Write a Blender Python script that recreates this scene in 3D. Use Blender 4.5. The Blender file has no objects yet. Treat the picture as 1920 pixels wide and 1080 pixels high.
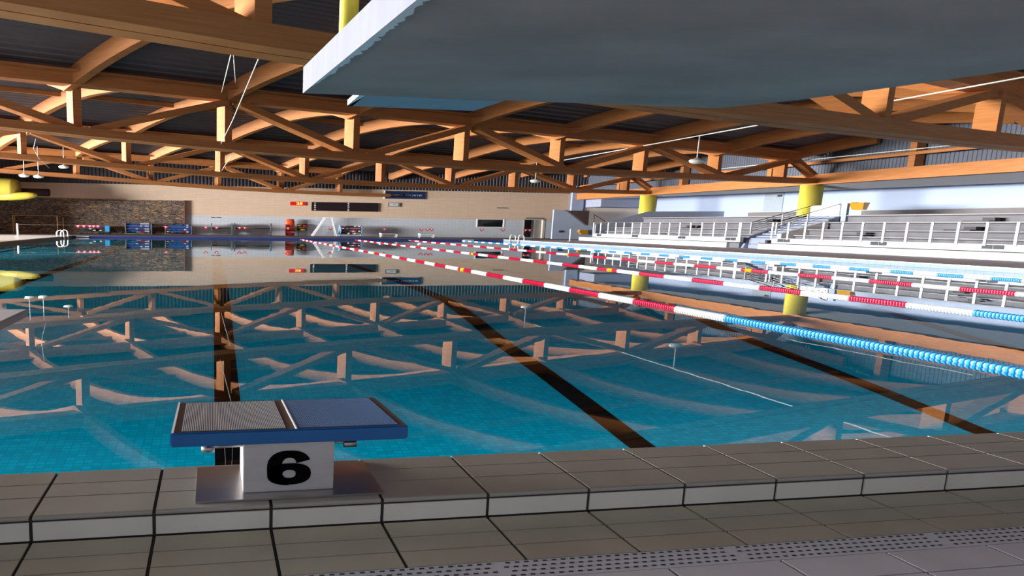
import bpy, bmesh, math, random
from mathutils import Vector, Matrix
random.seed(7)
scene = bpy.context.scene
col = scene.collection
W, H = 1920.0, 1080.0
# ------------------------------------------------------------------ camera
CAMPOS = Vector((0.0, -2.98, 1.6))
YAW, PITCH, ROLL, FPX, CX, CY = 0.106545, 0.110987, -0.012545, 880.0, 490.95, 517.71
def cam_axes():
    cy, sy, cp, sp, cr, sr = math.cos(YAW), math.sin(YAW), math.cos(PITCH), math.sin(PITCH), math.cos(ROLL), math.sin(ROLL)
    r = Vector((cy, -sy, 0)); f = Vector((sy*cp, cy*cp, -sp)); d = f.cross(r)
    return cr*r+sr*d, -sr*r+cr*d, f
cr_, cd_, cf_ = cam_axes()
cam_data = bpy.data.cameras.new('camera'); cam = bpy.data.objects.new('camera', cam_data); col.objects.link(cam)
m = Matrix.Identity(4)
for i in range(3):
    m[i][0] = cr_[i]; m[i][1] = -cd_[i]; m[i][2] = -cf_[i]; m[i][3] = CAMPOS[i]
cam.matrix_world = m
cam_data.sensor_width = 36.0; cam_data.sensor_fit = 'HORIZONTAL'
cam_data.lens = FPX/W*36.0
cam_data.shift_x = (W/2-CX)/W; cam_data.shift_y = (CY-H/2)/W
cam_data.clip_start = 0.05; cam_data.clip_end = 500
scene.camera = cam
# ------------------------------------------------------------------ light
scene.view_settings.view_transform = 'Standard'; scene.view_settings.look = 'None'
scene.view_settings.exposure = 0.0; scene.view_settings.gamma = 1.0
scene.view_settings.use_curve_mapping = False
world = bpy.data.worlds.new('daylight'); scene.world = world; world.use_nodes = True
bg = world.node_tree.nodes['Background']
bg.inputs[0].default_value = (0.80, 0.88, 1.0, 1); bg.inputs[1].default_value = 0.82
def area(name, loc, target, sx, sy, power, colr):
    L = bpy.data.lights.new(name, 'AREA'); L.shape = 'RECTANGLE'; L.size = sx; L.size_y = sy; L.energy = power; L.color = colr
    o = bpy.data.objects.new(name, L); col.objects.link(o); o.location = loc
    o.rotation_euler = (Vector(target)-Vector(loc)).to_track_quat('-Z', 'Y').to_euler()
    return o
area('window_daylight_left', (-95, 27, 3.5), (0, 27, 4.8), 44, 9.0, 560000, (1.0, 0.97, 0.92))
area('added_pool_fill_near', (10, -0.27, -0.6), (10, 6, -3.2), 50, 0.6, 270, (1.0, 1.0, 0.90)).data.spread = math.radians(62)  # added fill light below the surface to brighten the water; no known fixture
sun_d = bpy.data.lights.new('low_sun', 'SUN'); sun_d.energy = 9.0; sun_d.angle = math.radians(2); sun_d.color = (1.0, 0.95, 0.87)
sun = bpy.data.objects.new('low_sun', sun_d); col.objects.link(sun); sun.location = (-60, 10, 10)
sun.rotation_euler = Vector((1.0, 0.10, -0.285)).to_track_quat('-Z', 'Y').to_euler()
# ------------------------------------------------------------------ materials
def lin(c):
    return tuple(((v/255)/12.92 if v/255 <= 0.04045 else ((v/255+0.055)/1.055)**2.4) for v in c)
MATS = {}
def mat(name, rgb, rough=0.6, metal=0.0, spec=0.5, emit=None, es=0.0, var=0.0, vscale=4.0, bump=0.0, bscale=30.0, stretch=(1, 1, 1), rgb2=None):
    if name in MATS: return MATS[name]
    M = bpy.data.materials.new(name); M.use_nodes = True; nt = M.node_tree; b = nt.nodes['Principled BSDF']
    b.inputs['Base Color'].default_value = (*lin(rgb), 1); b.inputs['Roughness'].default_value = rough; b.inputs['Metallic'].default_value = metal
    b.inputs['Specular IOR Level'].default_value = spec
    if emit: b.inputs['Emission Color'].default_value = (*lin(emit), 1); b.inputs['Emission Strength'].default_value = es
    geo = nt.nodes.new('ShaderNodeNewGeometry'); mp = nt.nodes.new('ShaderNodeMapping'); nt.links.new(geo.outputs['Position'], mp.inputs[0]); mp.inputs['Scale'].default_value = stretch
    if var > 0 or rgb2:
        nz = nt.nodes.new('ShaderNodeTexNoise'); nz.inputs['Scale'].default_value = vscale; nz.inputs['Detail'].default_value = 4; nt.links.new(mp.outputs[0], nz.inputs['Vector'])
        rp = nt.nodes.new('ShaderNodeValToRGB'); rp.color_ramp.elements[0].position = 0.32; rp.color_ramp.elements[1].position = 0.68
        c = lin(rgb); c2 = lin(rgb2) if rgb2 else tuple(v*(1-var) for v in c)
        rp.color_ramp.elements[0].color = (*c2, 1); rp.color_ramp.elements[1].color = (*(c if rgb2 else tuple(min(1, v*(1+var*0.6)) for v in c)), 1)
        nt.links.new(nz.outputs['Fac'], rp.inputs[0]); nt.links.new(rp.outputs[0], b.inputs['Base Color'])
    if bump > 0:
        n2 = nt.nodes.new('ShaderNodeTexNoise'); n2.inputs['Scale'].default_value = bscale; nt.links.new(mp.outputs[0], n2.inputs['Vector'])
        bp = nt.nodes.new('ShaderNodeBump'); bp.inputs['Strength'].default_value = bump; bp.inputs['Distance'].default_value = 0.02
        nt.links.new(n2.outputs['Fac'], bp.inputs['Height']); nt.links.new(bp.outputs[0], b.inputs['Normal'])
    MATS[name] = M; return M
def grid_mat(name, rgb, line, sx, sy, lw, axes='XY', off=(0, 0), rough=0.35, var=0.06, bumpy=0.0, spec=0.5):
    """tiles of sx by sy metres with joints lw wide, from world position"""
    M = bpy.data.materials.new(name); M.use_nodes = True; nt = M.node_tree; b = nt.nodes['Principled BSDF']; b.inputs['Roughness'].default_value = rough
    b.inputs['Specular IOR Level'].default_value = spec
    geo = nt.nodes.new('ShaderNodeNewGeometry'); sep = nt.nodes.new('ShaderNodeSeparateXYZ'); nt.links.new(geo.outputs['Position'], sep.inputs[0])
    def mth(op, a, bv=None):
        n = nt.nodes.new('ShaderNodeMath'); n.operation = op
        if hasattr(a, 'is_linked'): nt.links.new(a, n.inputs[0])
        else: n.inputs[0].default_value = a
        if bv is not None:
            if hasattr(bv, 'is_linked'): nt.links.new(bv, n.inputs[1])
            else: n.inputs[1].default_value = bv
        return n.outputs[0]
    masks = []; ids = []
    for k, (ax, s) in enumerate(zip(axes, (sx, sy))):
        v = mth('DIVIDE', mth('SUBTRACT', sep.outputs[ax], off[k]), s)
        fr = mth('FRACT', v); masks.append(mth('LESS_THAN', fr, lw/s)); ids.append(mth('FLOOR', v))
    mk = mth('MAXIMUM', masks[0], masks[1])
    cmb = nt.nodes.new('ShaderNodeCombineXYZ'); nt.links.new(ids[0], cmb.inputs[0]); nt.links.new(ids[1], cmb.inputs[1])
    wn = nt.nodes.new('ShaderNodeTexWhiteNoise'); nt.links.new(cmb.outputs[0], wn.inputs['Vector'])
    c = lin(rgb); mx1 = nt.nodes.new('ShaderNodeMix'); mx1.data_type = 'RGBA'
    nt.links.new(wn.outputs['Value'], mx1.inputs[0]); mx1.inputs[6].default_value = (*[v*(1-var) for v in c], 1); mx1.inputs[7].default_value = (*[min(1, v*(1+var)) for v in c], 1)
    mx = nt.nodes.new('ShaderNodeMix'); mx.data_type = 'RGBA'; nt.links.new(mk, mx.inputs[0]); nt.links.new(mx1.outputs[2], mx.inputs[6]); mx.inputs[7].default_value = (*lin(line), 1)
    nt.links.new(mx.outputs[2], b.inputs['Base Color'])
    MATS[name] = M; return M
def wood_mat(name, ca, cb, rough=0.6):
    M = bpy.data.materials.new(name); M.use_nodes = True; nt = M.node_tree; b = nt.nodes['Principled BSDF']; b.inputs['Roughness'].default_value = rough
    b.inputs['Specular IOR Level'].default_value = 0.3
    geo = nt.nodes.new('ShaderNodeNewGeometry'); mp = nt.nodes.new('ShaderNodeMapping'); mp.inputs['Scale'].default_value = (0.25, 0.6, 7.0)
    nt.links.new(geo.outputs['Position'], mp.inputs[0]); nz = nt.nodes.new('ShaderNodeTexNoise'); nz.inputs['Scale'].default_value = 2.2; nz.inputs['Detail'].default_value = 6
    nt.links.new(mp.outputs[0], nz.inputs['Vector']); rp = nt.nodes.new('ShaderNodeValToRGB'); rp.color_ramp.elements[0].position = 0.3; rp.color_ramp.elements[1].position = 0.72
    rp.color_ramp.elements[0].color = (*lin(ca), 1); rp.color_ramp.elements[1].color = (*lin(cb), 1)
    nt.links.new(nz.outputs['Fac'], rp.inputs[0]); nt.links.new(rp.outputs[0], b.inputs['Base Color']); MATS[name] = M; return M

WOOD = wood_mat('glulam_pine', (172, 108, 60), (194, 130, 76))
ROOFM = mat('dark_corrugated_sheet', (104, 94, 96), 0.55, var=0.15, vscale=0.4)
CLAD = mat('grey_corrugated_cladding', (92, 98, 112), 0.6, var=0.1, vscale=0.5)
CREAM = grid_mat('cream_blockwork', (212, 188, 166), (196, 171, 148), 0.95, 0.2, 0.02, 'XZ', rough=0.8, var=0.03)
PALEBLUE = mat('pale_blue_paint', (160, 174, 200), 0.7, var=0.03, vscale=0.5)
WALLTILE = grid_mat('pale_wall_tiles', (196, 204, 214), (172, 180, 192), 0.48, 0.2, 0.02, 'XZ', rough=0.35, var=0.03)
DECK = grid_mat('grey_deck_tiles', (132, 128, 136), (110, 106, 112), 0.594, 0.25, 0.012, 'XY', rough=0.7, spec=0.15)
WHITEDECK = mat('white_deck', (225, 225, 225), 0.35, var=0.03)
WHITE = mat('white_paint', (238, 240, 245), 0.5, var=0.02, vscale=1)
YELLOW = mat('yellow_paint', (230, 216, 88), 0.4, var=0.04, vscale=1)
NAVY = mat('navy_band_tiles', (42, 58, 120), 0.3, var=0.1, vscale=3)
CONC = mat('grey_concrete_seating', (106, 106, 113), 0.8, var=0.12, vscale=1.2)
DARK = mat('dark_grey_plastic', (52, 50, 56), 0.6, var=0.1)
BLACK = mat('black_paint', (6, 6, 8), 0.9, spec=0.05)
STEEL = mat('brushed_steel', (170, 165, 165), 0.32, metal=0.9, var=0.1, vscale=5, stretch=(0.5, 1, 4))
STEELFACE = mat('satin_steel_panel', (196, 194, 194), 0.55, metal=0.55, var=0.05, vscale=10, stretch=(1, 1, 3))
BLUEPL = mat('blue_plastic', (18, 94, 158), 0.35, var=0.06, vscale=3)
BLUETOP = mat('blue_grey_tread', (52, 84, 132), 0.3, var=0.1, vscale=5)
RED = mat('red_float', (196, 22, 62), 0.35, var=0.05)
FWHITE = mat('white_float', (240, 242, 244), 0.3, var=0.02)
FBLUE = mat('blue_float', (52, 156, 222), 0.35, var=0.05)
FYEL = mat('yellow_float', (240, 190, 40), 0.35, var=0.05)
ORANGE = mat('orange_vinyl', (222, 82, 40), 0.5, var=0.1)
STRAPRED = mat('red_vinyl', (196, 30, 40), 0.5, var=0.1)
GREENY = mat('lime_plastic', (190, 200, 40), 0.5, var=0.1)
PALEREEL = mat('pale_blue_metal', (118, 150, 182), 0.4, var=0.05)
GREYMET = mat('grey_metal', (120, 122, 126), 0.45, metal=0.3, var=0.05)
ROPE = mat('pale_cord', (205, 205, 200), 0.7, var=0.05)
NAVYSIGN = mat('navy_sign_panel', (30, 48, 92), 0.45, var=0.06)
SIGNTXT = mat('pale_sign_lettering', (190, 205, 215), 0.5, var=0.02)
LEDRED = mat('red_display', (90, 8, 8), 0.4, emit=(255, 30, 20), es=0.6)
LEDHOT = mat('lit_digits', (255, 150, 60), 0.4, emit=(255, 190, 90), es=2.2)
LAMPW = mat('white_enamel', (235, 235, 225), 0.3, var=0.02)
GLASSD = mat('dark_glass', (18, 20, 22), 0.08, spec=0.6, var=0.1)
CONCBOARD = mat('board_concrete_side', (104, 107, 118), 0.85, var=0.08, vscale=3, stretch=(4, 4, 0.4))
def board_under():
    M = mat('board_painted_underside', (176, 158, 152), 0.75, rgb2=(152, 136, 131), vscale=1.2, bump=0.06, bscale=14, stretch=(0.5, 1.3, 1))
    return M
UNDER = board_under()
PLATE = mat('board_lip_plate', (150, 170, 186), 0.6, var=0.06, vscale=4)
COPING = mat('beige_coping_tiles', (160, 156, 148), 0.42, rgb2=(150, 146, 138), vscale=2.5)
RISERT = mat('pale_riser_tiles', (218, 216, 208), 0.45, rgb2=(208, 206, 198), vscale=2.5)
FLOORT = mat('beige_floor_tiles', (190, 182, 164), 0.5, rgb2=(178, 170, 153), vscale=2.5)
FLOORG = mat('grey_floor_tiles', (216, 212, 220), 0.5, rgb2=(206, 202, 210), vscale=3)
GROUT = mat('dark_grout', (44, 34, 36), 0.7, var=0.2)
GRATE = mat('white_drain_grate', (216, 216, 226), 0.5, var=0.05)
HOLE = mat('grate_hole', (60, 60, 66), 0.7)
POOLT = grid_mat('turquoise_mosaic', (0, 202, 246), (0, 182, 230), 0.12, 0.06, 0.015, 'XY', rough=0.6, var=0.16, spec=0.0)
POOLBLACK = mat('black_mosaic', (10, 10, 13), 0.6, spec=0.0, var=0.1)
POOLSIDE = grid_mat('pool_side_tiles', (138, 158, 178), (120, 140, 160), 0.25, 0.06, 0.02, 'YZ', rough=0.3)
GRASSYT = mat('tiled_mid_grey', (100, 98, 98), 0.6, var=0.1)  # even grey for the tiles of the left pool wall
GOALM = mat('goal_frame_ochre', (196, 164, 96), 0.5, var=0.1)
# stone cladding
def stone_mat():
    M = bpy.data.materials.new('rubble_stone'); M.use_nodes = True; nt = M.node_tree; b = nt.nodes['Principled BSDF']; b.inputs['Roughness'].default_value = 0.85
    geo = nt.nodes.new('ShaderNodeNewGeometry'); mp = nt.nodes.new('ShaderNodeMapping'); mp.inputs['Scale'].default_value = (0.75, 1, 2.6); nt.links.new(geo.outputs['Position'], mp.inputs[0])
    v = nt.nodes.new('ShaderNodeTexVoronoi'); v.inputs['Scale'].default_value = 2.0; nt.links.new(mp.outputs[0], v.inputs['Vector'])
    v2 = nt.nodes.new('ShaderNodeTexVoronoi'); v2.feature = 'DISTANCE_TO_EDGE'; v2.inputs['Scale'].default_value = 2.0; nt.links.new(mp.outputs[0], v2.inputs['Vector'])
    sp = nt.nodes.new('ShaderNodeSeparateColor'); nt.links.new(v.outputs['Color'], sp.inputs[0])
    rp = nt.nodes.new('ShaderNodeValToRGB'); e = rp.color_ramp.elements; e[0].position = 0; e[0].color = (*lin((88, 72, 68)), 1); e[1].position = 1; e[1].color = (*lin((138, 122, 108)), 1)
    for p, c in ((0.3, (112, 98, 88)), (0.55, (124, 102, 84)), (0.72, (96, 92, 90)), (0.88, (150, 118, 80))):
        n = e.new(p); n.color = (*lin(c), 1)
    nt.links.new(sp.outputs[0], rp.inputs[0])
    r2 = nt.nodes.new('ShaderNodeValToRGB'); r2.color_ramp.elements[0].position = 0.01; r2.color_ramp.elements[0].color = (*lin((66, 54, 50)), 1); r2.color_ramp.elements[1].position = 0.10; r2.color_ramp.elements[1].color = (1, 1, 1, 1)
    nt.links.new(v2.outputs['Distance'], r2.inputs[0]); mx = nt.nodes.new('ShaderNodeMix'); mx.data_type = 'RGBA'; mx.blend_type = 'MULTIPLY'; mx.inputs[0].default_value = 1
    nt.links.new(rp.outputs[0], mx.inputs[6]); nt.links.new(r2.outputs[0], mx.inputs[7]); nt.links.new(mx.outputs[2], b.inputs['Base Color']); return M
STONE = stone_mat()
def water_mat():
    M = bpy.data.materials.new('pool_water'); M.use_nodes = True; nt = M.node_tree; nt.nodes.clear()
    out = nt.nodes.new('ShaderNodeOutputMaterial'); tr = nt.nodes.new('ShaderNodeBsdfTransparent'); tr.inputs[0].default_value = (0.93, 0.985, 1.0, 1)
    gl = nt.nodes.new('ShaderNodeBsdfGlossy'); gl.inputs['Roughness'].default_value = 0.0; gl.inputs[0].default_value = (1, 1, 1, 1)
    mx = nt.nodes.new('ShaderNodeMixShader')
    geo = nt.nodes.new('ShaderNodeNewGeometry'); mp = nt.nodes.new('ShaderNodeMapping'); mp.inputs['Scale'].default_value = (0.35, 1.0, 1.0); nt.links.new(geo.outputs['Position'], mp.inputs[0])
    nz = nt.nodes.new('ShaderNodeTexNoise'); nz.inputs['Scale'].default_value = 1.6; nz.inputs['Detail'].default_value = 2; nt.links.new(mp.outputs[0], nz.inputs['Vector'])
    bp = nt.nodes.new('ShaderNodeBump'); bp.inputs['Strength'].default_value = 0.05; bp.inputs['Distance'].default_value = 0.012; nt.links.new(nz.outputs['Fac'], bp.inputs['Height'])
    nt.links.new(bp.outputs[0], gl.inputs['Normal'])
    dt = nt.nodes.new('ShaderNodeVectorMath'); dt.operation = 'DOT_PRODUCT'; nt.links.new(geo.outputs['Incoming'], dt.inputs[0]); nt.links.new(geo.outputs['Normal'], dt.inputs[1])
    def mm(op, a, c=None):
        n_ = nt.nodes.new('ShaderNodeMath'); n_.operation = op
        for q, v_ in enumerate((a, c)):
            if v_ is None: continue
            if isinstance(v_, (int, float)): n_.inputs[q].default_value = v_
            else: nt.links.new(v_, n_.inputs[q])
        return n_.outputs[0]
    ff = mm('POWER', mm('SUBTRACT', 1.0, mm('ABSOLUTE', dt.outputs['Value'])), 5.0)     # Schlick reflectance of water
    frs = mm('ADD', mm('MULTIPLY', ff, 0.955), 0.045)
    nt.links.new(frs, mx.inputs[0]); nt.links.new(tr.outputs[0], mx.inputs[1]); nt.links.new(gl.outputs[0], mx.inputs[2]); nt.links.new(mx.outputs[0], out.inputs[0]); return M
WATER = water_mat()
# ------------------------------------------------------------------ mesh helpers
SX = 2.37       # the hall and everything in it is this much wider than it is deep
ORG = {}
class MB:
    def __init__(s): s.v = []; s.f = []; s.m = []
    def face(s, pts, mi=0):
        n = len(s.v); s.v += [tuple(p) for p in pts]; s.f.append(tuple(range(n, n+len(pts)))); s.m.append(mi); return s
    def hexa(s, P, mi=0):   # 8 points: bottom loop 0-3, top loop 4-7
        n = len(s.v); s.v += [tuple(p) for p in P]
        for q in ((3, 2, 1, 0), (4, 5, 6, 7), (0, 1, 5, 4), (1, 2, 6, 5), (2, 3, 7, 6), (3, 0, 4, 7)):
            s.f.append(tuple(n+i for i in q)); s.m.append(mi)
        return s
    def box(s, x0, x1, y0, y1, z0, z1, mi=0):
        return s.hexa([(x0, y0, z0), (x1, y0, z0), (x1, y1, z0), (x0, y1, z0), (x0, y0, z1), (x1, y0, z1), (x1, y1, z1), (x0, y1, z1)], mi)
    def beam(s, A, B, a, b, mi=0):   # prism from A to B with half cross vectors a, b
        A, B, a, b = Vector(A), Vector(B), Vector(a), Vector(b)
        return s.hexa([A-a-b, A+a-b, B+a-b, B-a-b, A-a+b, A+a+b, B+a+b, B-a+b], mi)
    def prism(s, poly, d, mi=0):     # closed polygon extruded by vector d
        n = len(s.v); k = len(poly); d = Vector(d); s.v += [tuple(p) for p in poly]+[tuple(Vector(p)+d) for p in poly]
        s.f.append(tuple(range(n, n+k))[::-1]); s.m.append(mi); s.f.append(tuple(range(n+k, n+2*k))); s.m.append(mi)
        for i in range(k):
            j = (i+1) % k; s.f.append((n+i, n+j, n+k+j, n+k+i)); s.m.append(mi)
        return s
    def tube(s, pts, r, seg=8, sx=1.0, mi=0, rs=None, caps=True):
        pts = [Vector(p) for p in pts]; n0 = len(s.v); K = len(pts); up = None
        for i, p in enumerate(pts):
            t = (pts[min(i+1, K-1)]-pts[max(i-1, 0)]).normalized()
            if up is None:
                up = Vector((0, 0, 1)) if abs(t.z) < 0.9 else Vector((0, 1, 0))
            a = t.cross(up).normalized(); b = a.cross(t).normalized(); up = b
            rr = rs[i] if rs else r
            for k in range(seg):
                th = 2*math.pi*k/seg; o = a*math.cos(th)*rr+b*math.sin(th)*rr; o.x *= sx
                s.v.append(tuple(p+o))
        for i in range(K-1):
            for k in range(seg):
                k2 = (k+1) % seg; s.f.append((n0+i*seg+k, n0+i*seg+k2, n0+(i+1)*seg+k2, n0+(i+1)*seg+k)); s.m.append(mi)
        if caps:
            s.f.append(tuple(n0+k for k in range(seg))[::-1]); s.m.append(mi); s.f.append(tuple(n0+(K-1)*seg+k for k in range(seg))); s.m.append(mi)
        return s
    def lathe(s, c, prof, seg=20, sx=SX, mi=0):
        n0 = len(s.v)
        for r, z in prof:
            for k in range(seg):
                th = 2*math.pi*k/seg; s.v.append((c[0]+math.cos(th)*r*sx, c[1]+math.sin(th)*r, c[2]+z))
        for i in range(len(prof)-1):
            for k in range(seg):
                k2 = (k+1) % seg; s.f.append((n0+i*seg+k, n0+i*seg+k2, n0+(i+1)*seg+k2, n0+(i+1)*seg+k)); s.m.append(mi)
        s.f.append(tuple(n0+k for k in range(seg))[::-1]); s.m.append(mi); s.f.append(tuple(n0+(len(prof)-1)*seg+k for k in range(seg))); s.m.append(mi)
        return s
    def build(s, name, mats, parent=None, smooth=False, bevel=0.0, origin=None):
        me = bpy.data.meshes.new(name)
        if origin is None and parent is not None: origin = ORG[parent.name]
        o_ = Vector(origin) if origin is not None else Vector((0, 0, 0))
        me.from_pydata([tuple(Vector(v)-o_) for v in s.v], [], s.f)
        mats = mats if isinstance(mats, (list, tuple)) else [mats]
        for mm in mats: me.materials.append(mm)
        for p, mi in zip(me.polygons, s.m): p.material_index = mi; p.use_smooth = smooth
        bm = bmesh.new(); bm.from_mesh(me); bmesh.ops.recalc_face_normals(bm, faces=bm.faces)
        if bevel > 0:
            bmesh.ops.bevel(bm, geom=[e for e in bm.edges], offset=bevel, segments=2, affect='EDGES', clamp_overlap=True)
        bm.to_mesh(me); bm.free(); me.update()
        o = bpy.data.objects.new(name, me); col.objects.link(o)
        if parent is not None: o.parent = parent
        else: o.location = o_
        ORG[o.name] = o_.copy()
        return o
def tag(o, label=None, cat=None, group=None, kind=None):
    if label: o['label'] = label
    if cat: o['category'] = cat
    if group: o['group'] = group
    if kind: o['kind'] = kind
    return o
def empty(name, loc, label, cat, group=None):
    o = bpy.data.objects.new(name, None); col.objects.link(o); o.location = loc; o.empty_display_size = 0.1; ORG[o.name] = Vector(loc)
    return tag(o, label, cat, group)
def struct(name, mb, mats, **k):
    return tag(mb.build(name, mats, **k), kind='structure')
def text_mesh(name, body, size, loc, parent, material, sx=SX, offset=0.0, extrude=0.004, align='CENTER', face='front'):
    cu = bpy.data.curves.new(name, 'FONT'); cu.body = body; cu.size = size; cu.align_x = align; cu.align_y = 'CENTER'; cu.offset = offset; cu.extrude = extrude
    tmp = bpy.data.objects.new(name+'_src', cu); col.objects.link(tmp)
    dg = bpy.context.evaluated_depsgraph_get(); me = bpy.data.meshes.new_from_object(tmp.evaluated_get(dg))
    bpy.data.objects.remove(tmp); bpy.data.curves.remove(cu)
    for v in me.vertices:
        x, y, z = v.co
        v.co = (x*sx, -z, y)        # stands upright in XZ, faces -Y
    me.materials.clear(); me.materials.append(material)
    me.name = name; o = bpy.data.objects.new(name, me); col.objects.link(o)
    if parent is not None: o.parent = parent; o.location = Vector(loc)-Vector(parent.location)
    else: o.location = loc
    return o
ORD = ['first', 'second', 'third', 'fourth', 'fifth', 'sixth', 'seventh', 'eighth', 'ninth', 'tenth', 'eleventh', 'twelfth', 'thirteenth', 'fourteenth', 'fifteenth', 'sixteenth', 'seventeenth']
# ------------------------------------------------------------------ setting: pool, decks, walls
XL, XR, YN, YF = -13.9, 32.1, -0.30, 46.0
ZD = 0.2
YW = 54.1
PROF = [(YN, -2.1), (3.0, -1.56), (4.0, -1.34), (5.0, -1.14), (6.4, -0.90), (7.6, -0.60), (8.8, -0.38), (11.0, -0.29), (14.3, -0.23), (20.0, -0.17), (30.0, -0.13), (YF, -0.10)]
b = MB()
for (y0, z0), (y1, z1) in zip(PROF[:-1], PROF[1:]): b.face([(XL, y0, z0), (XR, y0, z0), (XR, y1, z1), (XL, y1, z1)])
struct('pool_floor', b, POOLT)
for i, xc in enumerate((-11.75, -5.75, 0.25, 6.25, 12.25, 18.25, 24.25, 30.25)):
    b = MB(); hw = 0.21
    pts = [(y, z+0.004) for y, z in PROF if y < 43.5]+[(43.5, -0.10)]
    for (y0, z0), (y1, z1) in zip(pts[:-1], pts[1:]): b.face([(xc-hw, y0, z0), (xc+hw, y0, z0), (xc+hw, y1, z1), (xc-hw, y1, z1)])
    struct('lane_marking', b, POOLBLACK)
struct('pool_wall_near', MB().box(XL, XR, YN-0.1, YN, -2.2, 0.13), POOLT)
struct('pool_wall_far', MB().box(XL, XR, YF, YF+0.1, -0.4, ZD-0.01), NAVY)
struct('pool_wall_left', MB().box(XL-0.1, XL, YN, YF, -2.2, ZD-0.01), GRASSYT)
struct('pool_wall_right', MB().box(XR, XR+0.1, YN, YF, -2.2, ZD-0.01), POOLSIDE)
w = MB().face([(XL, YN, 0), (XR, YN, 0), (XR, YF, 0), (XL, YF, 0)]); tag(w.build('water', WATER), kind='structure')
struct('floor_far_deck', MB().box(-45, 56, YF+0.1, YW, ZD-0.3, ZD), DECK)
struct('floor_left_deck', MB().box(-45, XL-0.1, YN-0.5, YF+0.1, ZD-0.3, ZD), WHITEDECK)
struct('floor_right_deck', MB().box(XR+0.1, 56, YN-0.5, YF+0.1, ZD-0.3, ZD), mat('matt_grey_deck', (240, 238, 250), 0.8, spec=0.3, var=0.04, vscale=2))
struct('trim_right_edge', MB().box(XR-0.02, XR+0.25, YN, YF, ZD-0.03, ZD+0.012), WHITE)
# near coping: real tiles, with open joints over a dark bed
JX0, JP = 0.305, 0.594
k0, k1 = -22, 62
ZC, ZL = 0.16, 0.028
struct('coping_bed', MB().box(JX0+k0*JP, JX0+k1*JP, -0.720, YN-0.005, -0.1, ZC-0.012), GROUT)
struct('floor_bed', MB().box(JX0+k0*JP, JX0+k1*JP, -9.0, -0.72, -0.1, ZL-0.010), GROUT)
gx, gy = 0.009, 0.0035
def tiles(name, rows, ztop, zbot, material, bev=0.0, off=0.0):
    b = MB()
    for k in range(k0, k1):
        for (y0, y1) in rows:
            b.box(JX0+k*JP+gx+off, JX0+(k+1)*JP-gx+off, y0+gy, y1-gy, zbot, ztop)
    return struct(name, b, material)
tiles('coping_tiles', [(-0.431, -0.300), (-0.557, -0.431)], ZC, ZC-0.02, COPING)
# bullnose row: rounded nose profile
b = MB(); n = 6
for k in range(k0, k1):
    x0, x1 = JX0+k*JP+gx, JX0+(k+1)*JP-gx
    prof = [(-0.561, ZC-0.02), (-0.561, ZC), (-0.713, ZC)]
    for q in range(1, n+1):
        th = math.pi/2*q/n; prof.append((-0.713-0.012*math.sin(th), ZC-0.012+0.012*math.cos(th)))
    prof.append((-0.723, ZC-0.02))
    b.prism([(x0, y, z) for y, z in prof], (x1-x0, 0, 0))
struct('coping_nosing', b, COPING)
b = MB()
for k in range(k0, k1): b.box(JX0+k*JP+gx, JX0+(k+1)*JP-gx, -0.725, -0.715, ZL+0.007, ZC-0.030)
struct('riser_tiles', b, RISERT)
tiles('step_tiles', [(-0.845, -0.728), (-0.950, -0.845), (-1.055, -0.950)], ZL, ZL-0.02, FLOORT)
tiles('floor', [(-1.30-0.25*j, -1.165-0.25*j if j else -1.165) for j in range(0, 1)]+[(-1.55, -1.30), (-1.80, -1.55), (-2.05, -1.80), (-2.30, -2.05), (-2.55, -2.30), (-2.8, -2.55)], ZL, ZL-0.02, FLOORG, off=0.03)
struct('floor_behind_camera', MB().box(-45, 56, -9, -2.8, -0.1, ZL), FLOORG)
# drain grate: long slotted strips
gr = MB(); gr.box(JX0+k0*JP, JX0+k1*JP, -1.163, -1.057, ZL-0.02, ZL-0.001)
hx = MB(); x = -1.0
while x < 7.5:
    seg = (x-0.1) % 1.19
    if seg > 0.06:
        for j in range(4):
            xo = x+(0.023 if j % 2 else 0); yy = -1.150+j*0.026
            hx.face([(xo, yy, ZL), (xo+0.024, yy, ZL), (xo+0.026, yy+0.009, ZL), (xo+0.002, yy+0.009, ZL)])
    x += 0.047
g = gr.build('drain_grate', GRATE); tag(g, 'white perforated drain grate strip set in the near poolside floor', 'drain grate')
hh = hx.build('slots', HOLE, parent=g); tag(hh, kind='stuff')
# far wall
def zt(X): return 7.6-0.019*X
w = MB(); w.box(-45, 33.55, YW, YW+0.3, 2.5, 6.0); w.box(33.55, 37.35, YW, YW+0.3, 2.56, 6.0); w.box(37.35, 39.95, YW, YW+0.3, 2.5, 6.0); w.box(39.95, 42.95, YW, YW+0.3, 2.62, 6.0); w.box(42.95, 46.2, YW, YW+0.3, 2.5, 6.0)
struct('wall_far', w, CREAM)
w = MB(); w.box(-3.2, 33.55, YW-0.02, YW+0.3, ZD, 2.5); w.box(33.55, 37.35, YW-0.02, YW+0.3, ZD, 1.52); w.box(37.35, 39.95, YW-0.02, YW+0.3, ZD, 2.5); w.box(42.95, 46.2, YW-0.02, YW+0.3, ZD, 2.5)
struct('wall_far_tiles', w, WALLTILE)
struct('wall_far_stone', MB().box(-45, -3.2, YW-0.35, YW, ZD, 4.2), STONE)
struct('wall_far_right', MB().box(46.2, 60, YW, YW+0.3, ZD, 7), PALEBLUE)
struct('trim_stone_edge', MB().box(-3.32, -3.18, YW-0.37, YW, ZD, 4.24), mat('rust_edge', (124, 70, 56), 0.7, var=0.1))
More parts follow.
